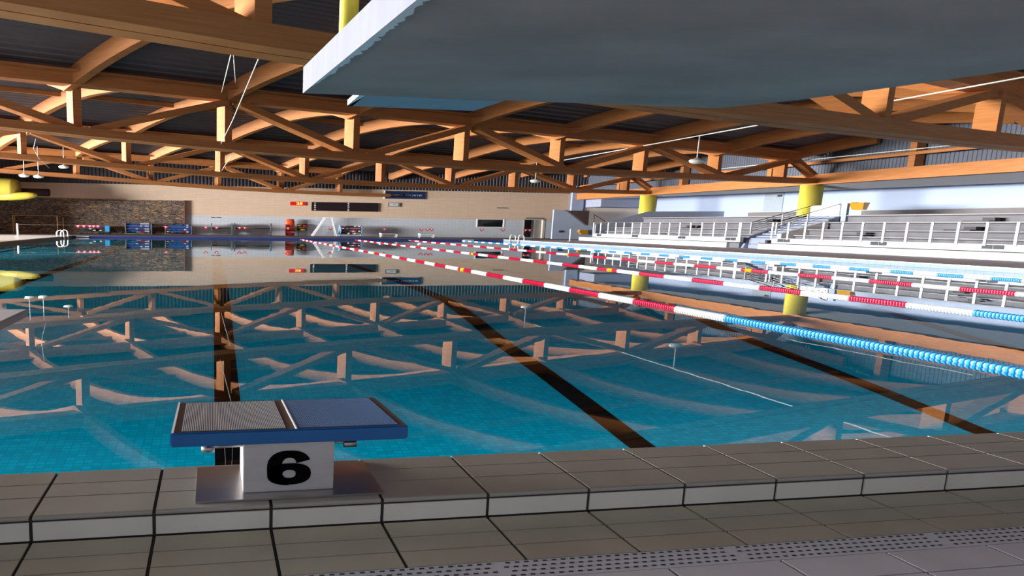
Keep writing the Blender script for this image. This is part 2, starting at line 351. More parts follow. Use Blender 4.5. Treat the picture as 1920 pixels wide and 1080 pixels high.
# ribbed cladding above walls
def ribbed(name, x0, y0, x1, y1, z0, z1fun, material, n, d):
    b = MB(); dx, dy = (x1-x0)/n, (y1-y0)/n; L = math.hypot(x1-x0, y1-y0); nx, ny = (y1-y0)/L*d, -(x1-x0)/L*d
    P = []
    for i in range(n):
        for fr, o in ((0.0, 0), (0.4, 0), (0.5, 1), (0.9, 1)):
            P.append((x0+dx*(i+fr)+nx*o, y0+dy*(i+fr)+ny*o))
    for a, c in zip(P[:-1], P[1:]): b.face([(*a, z0), (*c, z0), (*c, z1fun(*c)), (*a, z1fun(*a))])
    return struct(name, b, material)
ribbed('wall_far_cladding', -45, YW+0.05, 49, YW+0.05, 6.0, lambda x, y: 10.5, mat('dark_corrugated_cladding', (58, 54, 62), 0.6, var=0.1, vscale=0.5), 220, 0.05)
ribbed('wall_right_cladding', 48.5, -8, 48.5, YW, 5.95, lambda x, y: 10.3, CLAD, 330, 0.035)
struct('wall_left_light_block', MB().box(-30.3, -30, 45.5, YW, ZD, 9.5), mat('dim_wall_paint', (120, 124, 132), 0.8, var=0.05))  # unseen wall piece added to keep light off the far left corner
struct('wall_near', MB().box(-46, 56, -9.2, -9.0, 2.3, 10.2), mat('dim_wall_paint', (120, 124, 132), 0.8, var=0.05))  # unseen back wall blocking the sky; left open below to let light in
# right upper wall and soffit
def ztw(y): return 5.48+0.029*(y-24.4)
XW = 56.0
w = MB(); w.hexa([(XW, -9, ZD), (XW+0.3, -9, ZD), (XW+0.3, YW, ZD), (XW, YW, ZD), (XW, -9, ztw(-9)+.3), (XW+0.3, -9, ztw(-9)+.3), (XW+0.3, YW, ztw(YW)+.3), (XW, YW, ztw(YW)+.3)])
struct('wall_right', w, PALEBLUE)
w = MB().hexa([(47.6, -9, 5.2), (XW+0.1, -9, ztw(-9)), (XW+0.1, YW, ztw(YW)), (47.6, YW, 5.2), (47.6, -9, 5.4), (XW+0.1, -9, ztw(-9)+.2), (XW+0.1, YW, ztw(YW)+.2), (47.6, YW, 5.4)])
struct('ceiling_soffit', w, mat('grey_soffit', (236, 240, 252), 0.8, var=0.03))
# ------------------------------------------------------------------ roof
SL = 0.172
def TY(k, X):
    if k == 1: return 7.87+0.189*X
    if k == 0: return -6+0.16*X
    return 22.1+13.9*(k-2)+SL*X
def NX(i, k=2): return 0.75+7.22*i if k != 1 else 0.6+7.6*i
def lerp(tab, x):
    for (a, fa), (c, fc) in zip(tab[:-1], tab[1:]):
        if x <= c: return fa+(fc-fa)*(x-a)/(c-a)
    return tab[-1][1]
ZB = [(-46, 6.9), (-21, 6.25), (-14, 5.98), (-9, 5.74), (-6.5, 5.60), (0.7, 5.32), (8, 5.16), (16, 5.06), (28, 5.08), (37, 5.18), (48, 5.30)]
def zb(X): return lerp(ZB, X)
RISE, ATH = 1.70, 0.80
def roofz(X, Y, k):
    y0, y1 = TY(k, X), TY(k+1, X); t = (Y-y0)/(y1-y0); return zt(X)+RISE*4*t*(1-t)
for k, nm in ((0, 'ceiling'), (1, 'ceiling'), (2, 'ceiling'), (3, 'ceiling'), (4, 'ceiling')):
    b = MB(); n = 42; xs = [-46, -20, 0, 20, 48.5]; P = []
    for i in range(n):
        for fr, o in ((0.0, 0), (0.42, 0), (0.5, 1), (0.92, 1)):
            t = (i+fr)/n
            if t > 1: continue
            P.append((t, o*0.05))
    P.append((1.0, 0))
    for (t0, o0), (t1, o1) in zip(P[:-1], P[1:]):
        for xa, xb in zip(xs[:-1], xs[1:]):
            q = []
            for X, t, o in ((xa, t0, o0), (xb, t0, o0), (xb, t1, o1), (xa, t1, o1)):
                Y = TY(k, X)+t*(TY(k+1, X)-TY(k, X)); q.append((X, Y, zt(X)+ATH+0.02+o+RISE*4*t*(1-t)))
            b.face(q)
    struct(nm, b, ROOFM)
# trusses
VD = Vector((-0.967, 1.0, 0))          # across a truss, in plan
TRUSSNAME = {1: 'nearest roof truss, crossing the top of the picture', 2: 'second roof truss from the front, over the middle of the pool', 3: 'third roof truss from the front, over the far half', 4: 'farthest roof truss, right in front of the end wall'}
for k in (1, 2, 3, 4):
    sl = 0.189 if k == 1 else SL
    UD = Vector((1, sl, 0))
    imin = -6 if k > 1 else -3; imax = 6 if k < 4 else 2
    Xend = 47.6 if k < 4 else 21.0
    tr = empty('roof_truss', (NX(imin, k), TY(k, NX(imin, k)), zb(NX(imin, k))), 'brown glulam timber ' + TRUSSNAME[k], 'roof truss', 'glulam roof trusses')
    hb = {1: 0.48, 2: 0.37, 3: 0.36, 4: 0.34}[k]
    def P(X, z): return Vector((X, TY(k, X), z))
    # bottom chord: two planks side by side
    b = MB(); xs = [NX(imin, k)-3.6]+[NX(i, k) for i in range(imin, imax+1)]+[Xend]
    for xa, xb in zip(xs[:-1], xs[1:]):
        for off in (0.0, 0.34):
            v0 = VD*(off-0.62); v1 = VD*(off-0.32)
            za, zc = zb(xa), zb(xb)
            b.hexa([P(xa, za)+v0, P(xb, zc)+v0, P(xb, zc)+v1, P(xa, za)+v1, P(xa, za+hb)+v0, P(xb, zc+hb)+v0, P(xb, zc+hb)+v1, P(xa, za+hb)+v1])
    b.build('bottom_chord', WOOD, tr)
    b = MB(); xa, xb = xs[0], NX(imax, k)+0.2
    za, zc = zt(xa)+0.2, zt(xb)+0.2; v0, v1 = VD*-0.45, VD*0.0
    b.hexa([P(xa, za)+v0, P(xb, zc)+v0, P(xb, zc)+v1, P(xa, za)+v1, P(xa, za+.5)+v0, P(xb, zc+.5)+v0, P(xb, zc+.5)+v1, P(xa, za+.5)+v1])
    b.build('top_chord', WOOD, tr)
    b = MB(); v0, v1 = VD*-0.85, VD*0.45; za += .5; zc += .5
    b.hexa([P(xa, za)+v0, P(xb, zc)+v0, P(xb, zc)+v1, P(xa, za)+v1, P(xa, za+.06)+v0, P(xb, zc+.06)+v0, P(xb, zc+.06)+v1, P(xa, za+.06)+v1])
    b.build('roof_plank', WOOD, tr)
    for i in range(imin, imax+1):
        X = NX(i, k); b = MB(); u = UD*0.19; c = P(X, 0)+VD*-0.10 if k > 1 else P(X, 0)+VD*-0.5
        z0, z1 = zb(X)+hb*0.3, zt(X)+0.25
        q = [c-u, c+u, c+u+VD*0.42, c-u+VD*0.42]
        b.hexa([p+Vector((0, 0, z0)) for p in q]+[p+Vector((0, 0, z1)) for p in q]); b.build('post', WOOD, tr)
    # diagonals
    def diag(Xa, za, Xb, zc):
        b = MB(); h = 0.17
        c0 = VD*-0.45; c1 = VD*-0.07
        A, B = P(Xa, za), P(Xb, zc)
        b.hexa([A+c0+Vector((0, 0, -h)), B+c0+Vector((0, 0, -h)), B+c1+Vector((0, 0, -h)), A+c1+Vector((0, 0, -h)), A+c0+Vector((0, 0, h)), B+c0+Vector((0, 0, h)), B+c1+Vector((0, 0, h)), A+c1+Vector((0, 0, h))])
        b.build('diagonal', WOOD, tr)
    for i in range(imin, imax+1):
        Xa, Xb = NX(i, k)+0.3, NX(i+1, k)-0.3
        if i == imax:
            if k < 4: diag(NX(i, k)+0.3, zt(NX(i, k))+0.25, 47.3, zb(47.3)+0.35)
            continue
        bottom_left = (i % 2 != 0)
        if k == 1:
            if i in (0, 1): continue
            if i == -1: bottom_left = False
            if i == -2: continue
        if bottom_left: diag(Xa, zb(Xa)+hb-0.05, Xb, zt(Xb)+0.15)
        else: diag(Xa, zt(Xa)+0.15, Xb, zb(Xb)+hb-0.05)
# arched beams
BAY = {1: ('between the nearest and second trusses', range(-5, 7)), 2: ('between the second and third trusses', range(-7, 7)), 3: ('between the third and farthest trusses', range(-8, 7)), 4: ('between the farthest truss and the end wall', range(-8, 2))}
for k, (where, rng) in BAY.items():
    for num, i in enumerate(rng):
        XA, XB = NX(i+2, k)-0.3, NX(i, k+1)-0.3      # near end on truss k, far end on truss k+1
        A = Vector((XA, TY(k, XA), 0)); B = Vector((XB, TY(k+1, XB), 0))
        b = MB(); n = 48; loop = []
        for q in range(n+1):
            t = q/n; p = A.lerp(B, t)
            if p.x > 48.45 or p.y > YW+0.05 or p.x < -46: continue
            z = zt(p.x)+RISE*4*t*(1-t); loop.append((p, z))
        if len(loop) < 2: continue
        cu = Vector((0.21, 0.21*SL, 0)); n0 = 0
        for (p, z) in loop:
            b.v += [tuple(p-cu+Vector((0, 0, z))), tuple(p+cu+Vector((0, 0, z))), tuple(p+cu+Vector((0, 0, z+ATH))), tuple(p-cu+Vector((0, 0, z+ATH)))]
        K = len(loop)
        for q in range(K-1):
            o = q*4; o2 = o+4
            for a_, c_ in ((0, 1), (1, 2), (2, 3), (3, 0)): b.f.append((o+a_, o+c_, o2+c_, o2+a_)); b.m.append(0)
        b.f.append((0, 1, 2, 3)); b.m.append(0); o = (K-1)*4; b.f.append((o+3, o+2, o+1, o)); b.m.append(0)
        ob = b.build('arched_beam', WOOD, origin=(loop[0][0].x, loop[0][0].y, loop[0][1]))
        tag(ob, 'arched glulam roof beam %s, %s from the left' % (where, ORD[num]), 'roof beam', 'arched roof beams')
# purlins run along each bay under the sheets
for k in (1, 2, 3, 4):
    for t, nm in ((0.30, 'near'), (0.70, 'far')):
        b = MB(); xs = [-40, -20, 0, 20, 46] if k < 4 else [-40, -20, 0, 14]
        for xa, xb in zip(xs[:-1], xs[1:]):
            q = []
            for X in (xa, xb):
                Y = TY(k, X)+t*(TY(k+1, X)-TY(k, X)); q.append(Vector((X, Y, zt(X)+ATH+RISE*4*t*(1-t))))
            A, B = q; z = Vector((0, 0, -0.28)); d = Vector((0, 0.16, 0))
            if B.y > YW: continue
            b.hexa([A+z, B+z, B+z+d, A+z+d, A, B, B+d, A+d])
        tag(b.build('purlin', WOOD, origin=tuple(A)), 'thin brown purlin, %s one of the two %s' % (nm, BAY[k][0]), 'purlin', 'roof purlins')
# edge beam on the columns
o = MB().box(46.9, 47.6, -8, YW-0.05, 5.2, 5.98).build('edge_beam', WOOD, origin=(46.9, 20, 5.2)); tag(o, 'long orange-brown glulam edge beam running over the yellow columns', 'beam')
o = MB().box(47.36, 47.6, -8, YW-0.1, 6.82, 7.05).build('cladding_rail', WOOD, origin=(47.4, 20, 6.82)); tag(o, 'slim timber rail across the grey cladding above the edge beam', 'rail')
for j, y in enumerate((13.0, 18.6, 25.0, 33.3, 41.0, 48.5)):
    o = MB().box(47.62, 48.35, y-0.16, y+0.16, 5.9, 9.0).build('cladding_post', WOOD, origin=(48, y, 5.9)); tag(o, 'timber post in front of grey cladding above the edge beam, %s from the front' % ORD[j], 'post', 'posts of the cladding wall')
o = MB().box(-45, 48, YW-0.3, YW-0.02, 8.7, 9.15).build('wall_head_beam', WOOD, origin=(0, YW-.3, 8.7)); tag(o, 'brown timber beam high along the end wall cladding', 'beam')
for j, (y, zbse, lab) in enumerate(((30.0, 2.2, 'yellow round column rising behind the stair rails'), (44.1, 2.2, 'yellow round column near the far end of the seating'), (15.7, 0.2, 'yellow round column at the right edge of the stands'))):
    if j == 2: continue
    o = MB().lathe((47.3, y, 0), [(0.40, 0.3), (0.40, 5.2)], 28).build('round_column', YELLOW, smooth=True, origin=(47.3, y, 0.3)); tag(o, lab, 'column', 'yellow columns')
# ------------------------------------------------------------------ starting block 6
sb = empty('starting_block', (0.42, -0.5, ZC), 'blue-topped steel starting block with a black number 6', 'starting block')
MB().box(-0.085, 0.92, -0.685, -0.335, ZC+0.001, ZC+0.012).build('base_plate', STEEL, sb, bevel=0.002)
MB().box(0.165, 0.657, -0.625, -0.36, ZC+0.012, 0.455).build('pedestal', STEELFACE, sb, bevel=0.004)
b = MB(); nc = (0.412, 0.303)        # the heavy numeral 6, cut from flat sheet
def sector(cx_, cz_, ro, zo, ri, zi, a0, a1, n=28):
    for q in range(n):
        t0, t1 = math.radians(a0+(a1-a0)*q/n), math.radians(a0+(a1-a0)*(q+1)/n)
        b.prism([(cx_+math.copysign(abs(math.cos(t))**0.82, math.cos(t))*rx, -0.6285, cz_+math.copysign(abs(math.sin(t))**0.82, math.sin(t))*rz) for t, rx, rz in ((t0, ro, zo), (t1, ro, zo), (t1, ri, zi), (t0, ri, zi))], (0, 0.003, 0))
sector(nc[0], nc[1], 0.120, 0.097, 0.042, 0.058, 22, 270)
sector(nc[0], nc[1]-0.034, 0.119, 0.060, 0.036, 0.023, 0, 360)
b.build('number', BLACK, sb)
for sx_, nm in ((-1, 'grip'), (1, 'grip')):
    xa, xb = (0.17, -0.02) if sx_ < 0 else (0.655, 0.755)
    g = MB().tube([(xa, -0.58, 0.418), (xb, -0.58, 0.412)], 0.008, 10).build('grip', STEEL, sb, smooth=True)
    MB().tube([(xb-0.035, -0.58, 0.405), (xb+0.035, -0.58, 0.405)], 0.02, 14).build('grip_knob', STEEL, g, smooth=True)
zf, zk, yf, yk = 0.531, 0.490, -0.655, -0.135
def ztop(y): return zf+(zk-zf)*(y-yf)/(yk-yf)
b = MB().hexa([(-0.212, yf, zf-0.078), (1.055, yf, zf-0.078), (1.055, yk, zk-0.078), (-0.212, yk, zk-0.078), (-0.212, yf, zf), (1.055, yf, zf), (1.055, yk, zk), (-0.212, yk, zk)])
pl = b.build('platform', BLUEPL, sb, bevel=0.008)
for nm, x0, x1, mt in (('left', -0.155, 0.392, mat('tread_pale', (206, 216, 228), 0.35, metal=0.2, var=0.05)), ('right', 0.452, 1.005, mat('tread_blue', (96, 142, 196), 0.4, metal=0.1, var=0.08))):  # left ribs paler, right ribs bluer: their difference in sheen put into colour
    b = MB(); n = 58; dx = (x1-x0)/n
    for i in range(n):
        xa = x0+dx*i
        b.hexa([(xa, yf+0.02, ztop(yf+0.02)-0.002), (xa+dx*0.5, yf+0.02, ztop(yf+0.02)-0.002), (xa+dx*0.5, yk-0.02, ztop(yk-0.02)-0.002), (xa, yk-0.02, ztop(yk-0.02)-0.002),
                (xa, yf+0.02, ztop(yf+0.02)+0.003), (xa+dx*0.5, yf+0.02, ztop(yf+0.02)+0.003), (xa+dx*0.5, yk-0.02, ztop(yk-0.02)+0.003), (xa, yk-0.02, ztop(yk-0.02)+0.003)])
    tag(b.build('tread', mt, sb), 'ribbed non-slip tread')
def strip(nm, x0, x1, h, mt):
    MB().hexa([(x0, yf+0.004, ztop(yf)), (x1, yf+0.004, ztop(yf)), (x1, yk-0.004, ztop(yk)), (x0, yk-0.004, ztop(yk)), (x0, yf+0.004, ztop(yf)+h), (x1, yf+0.004, ztop(yf)+h), (x1, yk-0.004, ztop(yk)+h), (x0, yk-0.004, ztop(yk)+h)]).build(nm, mt, sb)
BRN = mat('brown_rubber', (84, 66, 64), 0.5, var=0.1)
strip('tread_base', -0.157, 0.394, 0.0008, mat('tread_base_dark', (22, 32, 52), 0.5)); strip('tread_base', 0.450, 1.006, 0.0008, mat('tread_base_blue', (22, 48, 92), 0.5))
strip('edge_trim', -0.206, -0.194, 0.004, WHITE); strip('tread_border', -0.192, -0.160, 0.001, BRN)
strip('centre_trim', 0.438, 0.447, 0.004, WHITE); strip('tread_border', 0.395, 0.436, 0.001, BRN); strip('tread_border', 1.008, 1.042, 0.001, BRN)
# ------------------------------------------------------------------ diving platform and springboard
dp = empty('diving_platform', (5.0, -3.0, ZL), 'grey concrete diving platform jutting overhead from the top right', 'diving platform')
poly = [(0.97, 2.18), (5.84, 2.07), (6.30, 1.62), (6.64, 1.03), (6.93, 0.51), (8.3, -2.0), (8.3, -4.8), (1.93, -4.8)]
b = MB(); n = len(poly); b.face([(x, y, 3.0) for x, y in poly], 0); b.face([(x, y, 3.27) for x, y in poly], 1)
for i in range(n):
    j = (i+1) % n; b.face([(*poly[i], 3.0), (*poly[j], 3.0), (*poly[j], 3.27), (*poly[i], 3.27)], 1)
b.build('slab', [UNDER, CONCBOARD], dp)
MB().box(5.2, 7.2, -4.7, -4.0, ZL, 3.0).build('support_pier', CONCBOARD, dp)
rj = random.Random(2); b = MB(); NJ = 90
def ej(y): return 0.97+(2.18-y)*(0.30/2.18)
pj = [(1.9-2.6*q/NJ, (0.012+0.05*min(1, q/22))*(0.55+0.9*rj.random())) for q in range(NJ+1)]
for (ya, wa), (yb, wb) in zip(pj[:-1], pj[1:]): b.face([(ej(ya), ya, 2.998), (ej(ya)+wa, ya, 2.998), (ej(yb)+wb, yb, 2.998), (ej(yb), yb, 2.998)])
b.build('paint_edge', mat('pale_paint_edge', (225, 228, 232), 0.8, var=0.05), dp)
b = MB().prism([(1.60, 2.60, 3.0), (1.66, 2.16, 3.0), (3.25, 2.16, 3.0), (3.17, 2.63, 3.0), (1.62, 2.63, 3.0)], (0, 0, 0.05)); b.build('front_lip', PLATE, dp)
MB().hexa([(1.585, 2.16, 3.0), (1.655, 2.16, 3.0), (1.655, 2.63, 3.0), (1.585, 2.60, 3.0), (1.585, 2.16, 3.06), (1.655, 2.16, 3.06), (1.655, 2.63, 3.06), (1.585, 2.60, 3.06)]).build('lip_end', WHITE, dp)
rl = MB().tube([(1.36, 1.85, 3.27), (1.36, 1.85, 4.5)], 0.045, 14, sx=2.2).build('railing', YELLOW, dp, smooth=True)
MB().tube([(1.36, 1.85, 4.25), (1.36, -4.5, 4.25)], 0.03, 10, sx=1.5).build('railing', YELLOW, dp, smooth=True)
MB().tube([(1.55, 1.75, 3.85), (1.55, -4.5, 3.85)], 0.03, 10, sx=1.5).build('railing', YELLOW, dp, smooth=True)
sp = empty('springboard', (-1.85, -2.6, ZL), 'pale springboard tip reaching over the water at the left edge', 'springboard')
MB().box(-2.45, -1.25, -3.6, 0.325, 0.95, 0.998).build('board', [mat('board_side_brown', (150, 128, 128), 0.6, var=0.05)], sp, bevel=0.004)
MB().box(-2.44, -1.26, -3.59, 0.315, 0.998, 1.003).build('tread', mat('board_grit', (240, 236, 244), 0.8, var=0.04, vscale=40), sp)
MB().box(-2.3, -1.4, -3.3, -2.2, ZL, 0.95).build('stand', GREYMET, sp)
# ------------------------------------------------------------------ lane ropes
def float_section(name, material, L=0.93, pitch=0.0465, core=None):
    b = MB(); n = int(round(L/pitch))
    if core: b.tube([(0, 0, 0), (0, L, 0)], 0.037, 8, sx=1.5, mi=1)
    for i in range(n):
        y = (i+0.5)*pitch; w_ = pitch*(0.30 if core else 0.42)
        b.tube([(0, y-w_, 0), (0, y-w_*0.6, 0), (0, y+w_*0.6, 0), (0, y+w_, 0)], 0.05, 8, sx=1.5, rs=[0.034, 0.05, 0.05, 0.034])
    me_o = b.build(name, [material, core] if core else material); return me_o
SECT = {}
COREB = mat('pale_blue_core', (140, 194, 232), 0.4); CORER = mat('pink_core', (226, 120, 146), 0.4)
for cname, cm, cc in (('red', RED, CORER), ('white', FWHITE, None), ('blue', FBLUE, COREB), ('yellow', FYEL, None)):
    o = float_section('float_section', cm, L=0.93 if cname != 'yellow' else 0.2325, core=cc); SECT[cname] = o.data; bpy.data.objects.remove(o)
SECTD = {}
for cname, cm, cc in (('white', FWHITE, None), ('blue', FBLUE, COREB)):
    o = float_section('float_section', cm, L=0.62, core=cc); SECTD[cname] = o.data; bpy.data.objects.remove(o)
def lane_rope(X, label, seq):
    r_ = empty('lane_rope', (X, 0, 0.02), label, 'lane rope', None)
    c = MB().tube([(X, -0.3, 0.02), (X, YF, 0.02)], 0.012, 6, sx=1.5).build('cable', ROPE, r_)
    for y, cname, tab in seq:
        o = bpy.data.objects.new('float_section', tab[cname])
        if cname == 'yellow': o.scale = (1.12, 1, 1.12)
        col.objects.link(o); o.parent = r_; o.location = (0, y, 0); o['label'] = cname+' plastic floats'
def seq_rw(y0, near='blue', yellow_at=None):
    s = []; y = y0
    yy = y0-0.93
    while yy > -0.35: s.append((yy, near, SECT)); yy -= 0.93
    i = 0
    while y < YF-0.93:
        s.append((y, 'white' if i % 2 == 0 else 'red', SECT)); i += 1; y += 0.93
    for ya in (13.3, 22.9): s.append((ya, 'yellow', SECT))
    return s
lane_rope(9.25, 'red and white lane rope with a long blue near end, closest of the ropes', seq_rw(4.43))
lane_rope(15.2, 'red and white lane rope, second from the closest one', seq_rw(4.72))
lane_rope(21.2, 'red and white lane rope running next to the all blue and white one', [q for q in seq_rw(6.21+0.02-0.93*0)])
s = []; y = 0.1; i = 0
while y < YF-0.62: s.append((y, 'white' if i % 2 else 'blue', SECTD)); y += 0.62; i += 1
lane_rope(27.3, 'blue and white lane rope nearest the seating side', s)
# ------------------------------------------------------------------ backstroke posts and flags
def post_(X, Y, h, lab):
    t = empty('stanchion', (X, Y, ZD), lab, 'post', 'flag line posts')
    MB().tube([(X, Y, ZD+0.02), (X, Y, h)], 0.04, 12, sx=SX*0.9).build('pole', WHITE, t, smooth=True)
    MB().lathe((X, Y, ZD), [(0.11, 0), (0.11, 0.02), (0.05, 0.03)], 16).build('foot', WHITE, t, smooth=True)
post_(-17.5, 41.8, 1.36, 'white stanchion on the left pool deck holding the flag line')
post_(37.0, 42.3, 1.46, 'white stanchion on the right pool deck holding the flag line')
fl = empty('flag_line', (-17.5, 41.8, 1.3), 'cord of red and white pennants strung low across the far end of the pool', 'pennants')
def cordz(x): return 1.27+(x+17.5)/54.5*0.12-0.05*math.sin(math.pi*(x+17.5)/54.5)
xs = [-17.5+54.5*i/24 for i in range(25)]
MB().tube([(x, 41.8+0.5*(x+17.5)/54.5, cordz(x)) for x in xs], 0.003, 5).build('cord', ROPE, fl)
PNT = mat('pennant_red', (214, 40, 70), 0.7, var=0.05)
for x in [-12.23, -11.71, -11.18, -10.85, -10.47, -4.3, -0.58, 0.43, 2.61, 3.11, 7.29, 11.49, 16.96, 20.8, 21.41, 21.85, 27.19, 29.48, 31.96, 32.43]:
    yy = 41.8+0.5*(x+17.5)/54.5; z = cordz(x)
    MB().prism([(x-0.28, yy, z), (x+0.28, yy, z), (x, yy, z-0.26)], (0, 0.006, 0)).build('pennant', PNT, fl)
    o = MB().prism([(x-0.12, yy-0.004, z-0.03), (x+0.12, yy-0.004, z-0.03), (x, yy-0.004, z-0.14)], (0, 0.003, 0)).build('pennant_patch', FWHITE, fl)
# ------------------------------------------------------------------ pool ladders and wall markers
def ladder(X, sgn, ys, lab):       # sgn: direction of the water, seen from the deck edge at X
    t = empty('pool_ladder', (X, ys[0], ZD), lab, 'pool ladder', 'pool ladders')
    for y in ys:
        pts = [(X-sgn*0.45, y, ZD), (X-sgn*0.45, y, 0.55), (X-sgn*0.36, y, 0.70), (X-sgn*0.16, y, 0.78), (X+sgn*0.05, y, 0.76), (X+sgn*0.16, y, 0.62), (X+sgn*0.2, y, 0.2), (X+sgn*0.2, y, -0.06)]
        MB().tube(pts, 0.035, 8, sx=2.0).build('handrail', WHITE, t, smooth=True)
    for z in (0.02, 0.14): MB().box(min(X+sgn*0.05, X+sgn*0.2), max(X+sgn*0.05, X+sgn*0.2), min(ys), max(ys), z, z+0.03).build('rung', STEEL, t)
ladder(XL, 1, (42.6, 43.8), 'white tubular pool ladder on the left deck edge near the far corner')
ladder(XR, -1, (43.2, 44.6), 'white tubular pool ladder on the right deck edge near the far corner')
for j, (X, lab) in enumerate(((-12.95, 'small white marker on the far navy pool wall, left end'), (28.0, 'small white marker on the far navy pool wall, right end'))):
    o = MB().box(X-0.62, X+0.62, YF-0.03, YF, 0.05, 0.15).build('wall_marker', WHITE, origin=(X, YF, 0.05)); tag(o, lab, 'marker', 'white wall markers')
# ------------------------------------------------------------------ seating on the right
XP = 40.5
struct('wall_stand_lower', MB().box(XP, XP+0.25, 30.15, 45.3, ZD, 0.60), mat('parapet_paint', (178, 182, 190), 0.7, var=0.02))
struct('wall_stand_lower', MB().box(XP, XP+0.25, -8, 28.0, ZD, 0.60), mat('parapet_paint', (178, 182, 190), 0.7, var=0.02))
struct('wall_stand_parapet', MB().box(XP-0.04, XP+0.25, 29.2, 43.4, 0.65, 1.02), mat('parapet_paint', (178, 182, 190), 0.7, var=0.02))
struct('wall_stand_parapet', MB().box(XP-0.04, XP+0.25, -8, 27.15, 0.65, 1.02), mat('parapet_paint', (178, 182, 190), 0.7, var=0.02))
struct('trim_stand_groove', MB().box(XP+0.01, XP+0.2, 29.2, 45.3, 0.595, 0.65), GROUT)
struct('trim_stand_groove', MB().box(XP+0.01, XP+0.2, -8, 28.0, 0.595, 0.65), GROUT)
TIERS = [(40.75, 42.1, 1.00), (42.1, 43.2, 1.27), (43.2, 44.9, 1.70), (44.9, 46.3, 2.24), (46.3, 56.0, 2.76)]
for (y0, y1, lab) in ((29.45, 43.4, 'grey concrete seating tiers beyond the stair, on the far side'), (-8.0, 26.95, 'grey concrete seating tiers on the near side of the stair')):
    g = empty('grandstand', (XP+0.3, (y0+y1)/2, ZD), lab, 'seating tiers', 'concrete seating')
    for x0, x1, z in TIERS:
        MB().box(x0, x1, y0, y1, ZD, z).build('tier', CONC, g)
    for x0, x1, z in TIERS[1:]:
        MB().box(x0-0.16, x0+0.5, y0, y1, z-0.06, z+0.001).build('tier_nosing', mat('pale_nosing', (142, 142, 148), 0.7, var=0.06), g); MB().box(x0-0.03, x0, y0, y1, z-0.13, z-0.06).build('painted_shade_strip', DARK, g)  # the dark strip is painted shade under each nosing
DG = mat('dark_bench_grey', (112, 108, 110), 0.8, var=0.06)
for (y0, y1, zt_, lab) in ((-8, 31.9, 3.36, 'long grey back bench against the pale blue wall, near side'), (38.6, 43.2, 3.3, 'short dark bench behind the farther yellow column'), (34.2, 40.5, 3.38, 'grey back bench on the far seating block')):
    if y0 == 38.6: continue
    tag(MB().box(55.2, 55.95, y0, y1, 2.77, zt_).build('back_bench', DG, origin=(55.5, (y0+y1)/2, 2.77)), lab, 'bench', 'back benches')
for (x, y, z, lab) in ((44.2, 20.4, 1.70, 'low dark block on the middle tier near the stair'), (45.6, 20.5, 2.24, 'dark stepped block on an upper tier near the middle'), (42.6, 24.0, 1.27, 'flat dark block on the lowest tier next to the stair'), (43.9, 36.5, 1.70, 'dark block on the far seating tiers behind the rail'), (45.6, 31.5, 2.24, 'dark block on the far seating close to the stair')):
    t = empty('step_block', (x, y, z), lab, 'block', 'dark blocks on the tiers')
    MB().box(x-0.5, x+0.3, y-0.5, y+0.5, z+0.001, z+0.08).build('plinth', DARK, t); MB().box(x-0.1, x+0.3, y-0.5, y-0.05, z+0.08, z+0.26).build('upper_block', DARK, t)
# rails on the parapet
def railing(ys, lab):
    y0, y1 = min(ys), max(ys)
    t = empty('guard_rail', (XP, (y0+y1)/2, 1.0), lab, 'guard rail', 'guard rails of the seating')
    for y in ys: MB().box(XP-0.10, XP-0.045, y-0.045, y+0.045, 0.93, 2.17).build('post', WHITE, t)
    MB().box(XP-0.10, XP-0.04, y0, y1, 2.16, 2.185).build('top_rail', GREYMET, t)
    for z in (1.42, 1.68, 1.93): MB().tube([(XP-0.07, y0, z), (XP-0.07, y1, z)], 0.007, 5).build('rail_wire', GREYMET, t)
railing([43.3-0.933*i for i in range(16)]+[29.22], 'white-posted guard rail on the parapet beyond the stair')
railing([27.15-0.952*i for i in range(24)], 'white-posted guard rail on the parapet on the near side')
for j, (ya, yb) in enumerate([(42.82, 42.25), (38.62, 37.96), (34.09, 33.42), (30.25, 29.5), (26.78, 26.05), (21.95, 21.25), (17.71, 17.0)]):
    t = empty('vent_grille', (XP-0.05, ya, 0.78), 'grey vent grille in the white parapet, %s from the far end' % ORD[j], 'vent grille', 'parapet vent grilles')
    mid = (ya+yb)/2
    for a, c in ((mid+0.01, ya), (yb, mid-0.01)): MB().box(XP-0.055, XP-0.041, a, c, 0.77, 0.985).build('panel', mat('grille_grey', (48, 54, 60), 0.6, var=0.1, vscale=20), t)
# stair
st = MB()
st.prism([(41.3, 27.35, ZD), (46.2, 27.35, ZD), (46.2, 27.35, 2.7), (41.3, 27.35, 0.85)], (0, 1.9, 0))
for i in range(10): st.box(41.35+i*0.5, 41.85+i*0.5, 27.4, 29.2, 0.8+0.185*i, 0.98+0.185*i)
tag(st.build('stair', mat('blue_grey_stair', (132, 142, 166), 0.7, var=0.05), origin=(41, 28, ZD)), 'blue-grey stair rising through the gap between the seating blocks', 'stair')
struct('wall_stair_side', MB().prism([(41.0, 27.0, 1.0), (44.8, 27.0, 1.0), (44.8, 27.0, 2.35), (41.0, 27.0, 1.35)], (0, 0.25, 0)), WHITE)
struct('wall_stair_front', MB().prism([(46.3, 29.15, 2.3), (46.3, 27.32, 2.70), (46.3, 27.32, 3.60), (46.3, 29.15, 3.50)], (0.15, 0, 0)), WHITE)
struct('wall_stair_end', MB().box(46.2, 46.42, 27.02, 27.28, 2.0, 3.62), PALEBLUE)
struct('wall_stair_far_side', MB().prism([(40.9, 29.3, ZD), (46.2, 29.3, ZD), (46.2, 29.3, 2.6), (41.4, 29.3, 1.1)], (0, 0.15, 0)), mat('blue_grey_side', (140, 150, 176), 0.7, var=0.03))
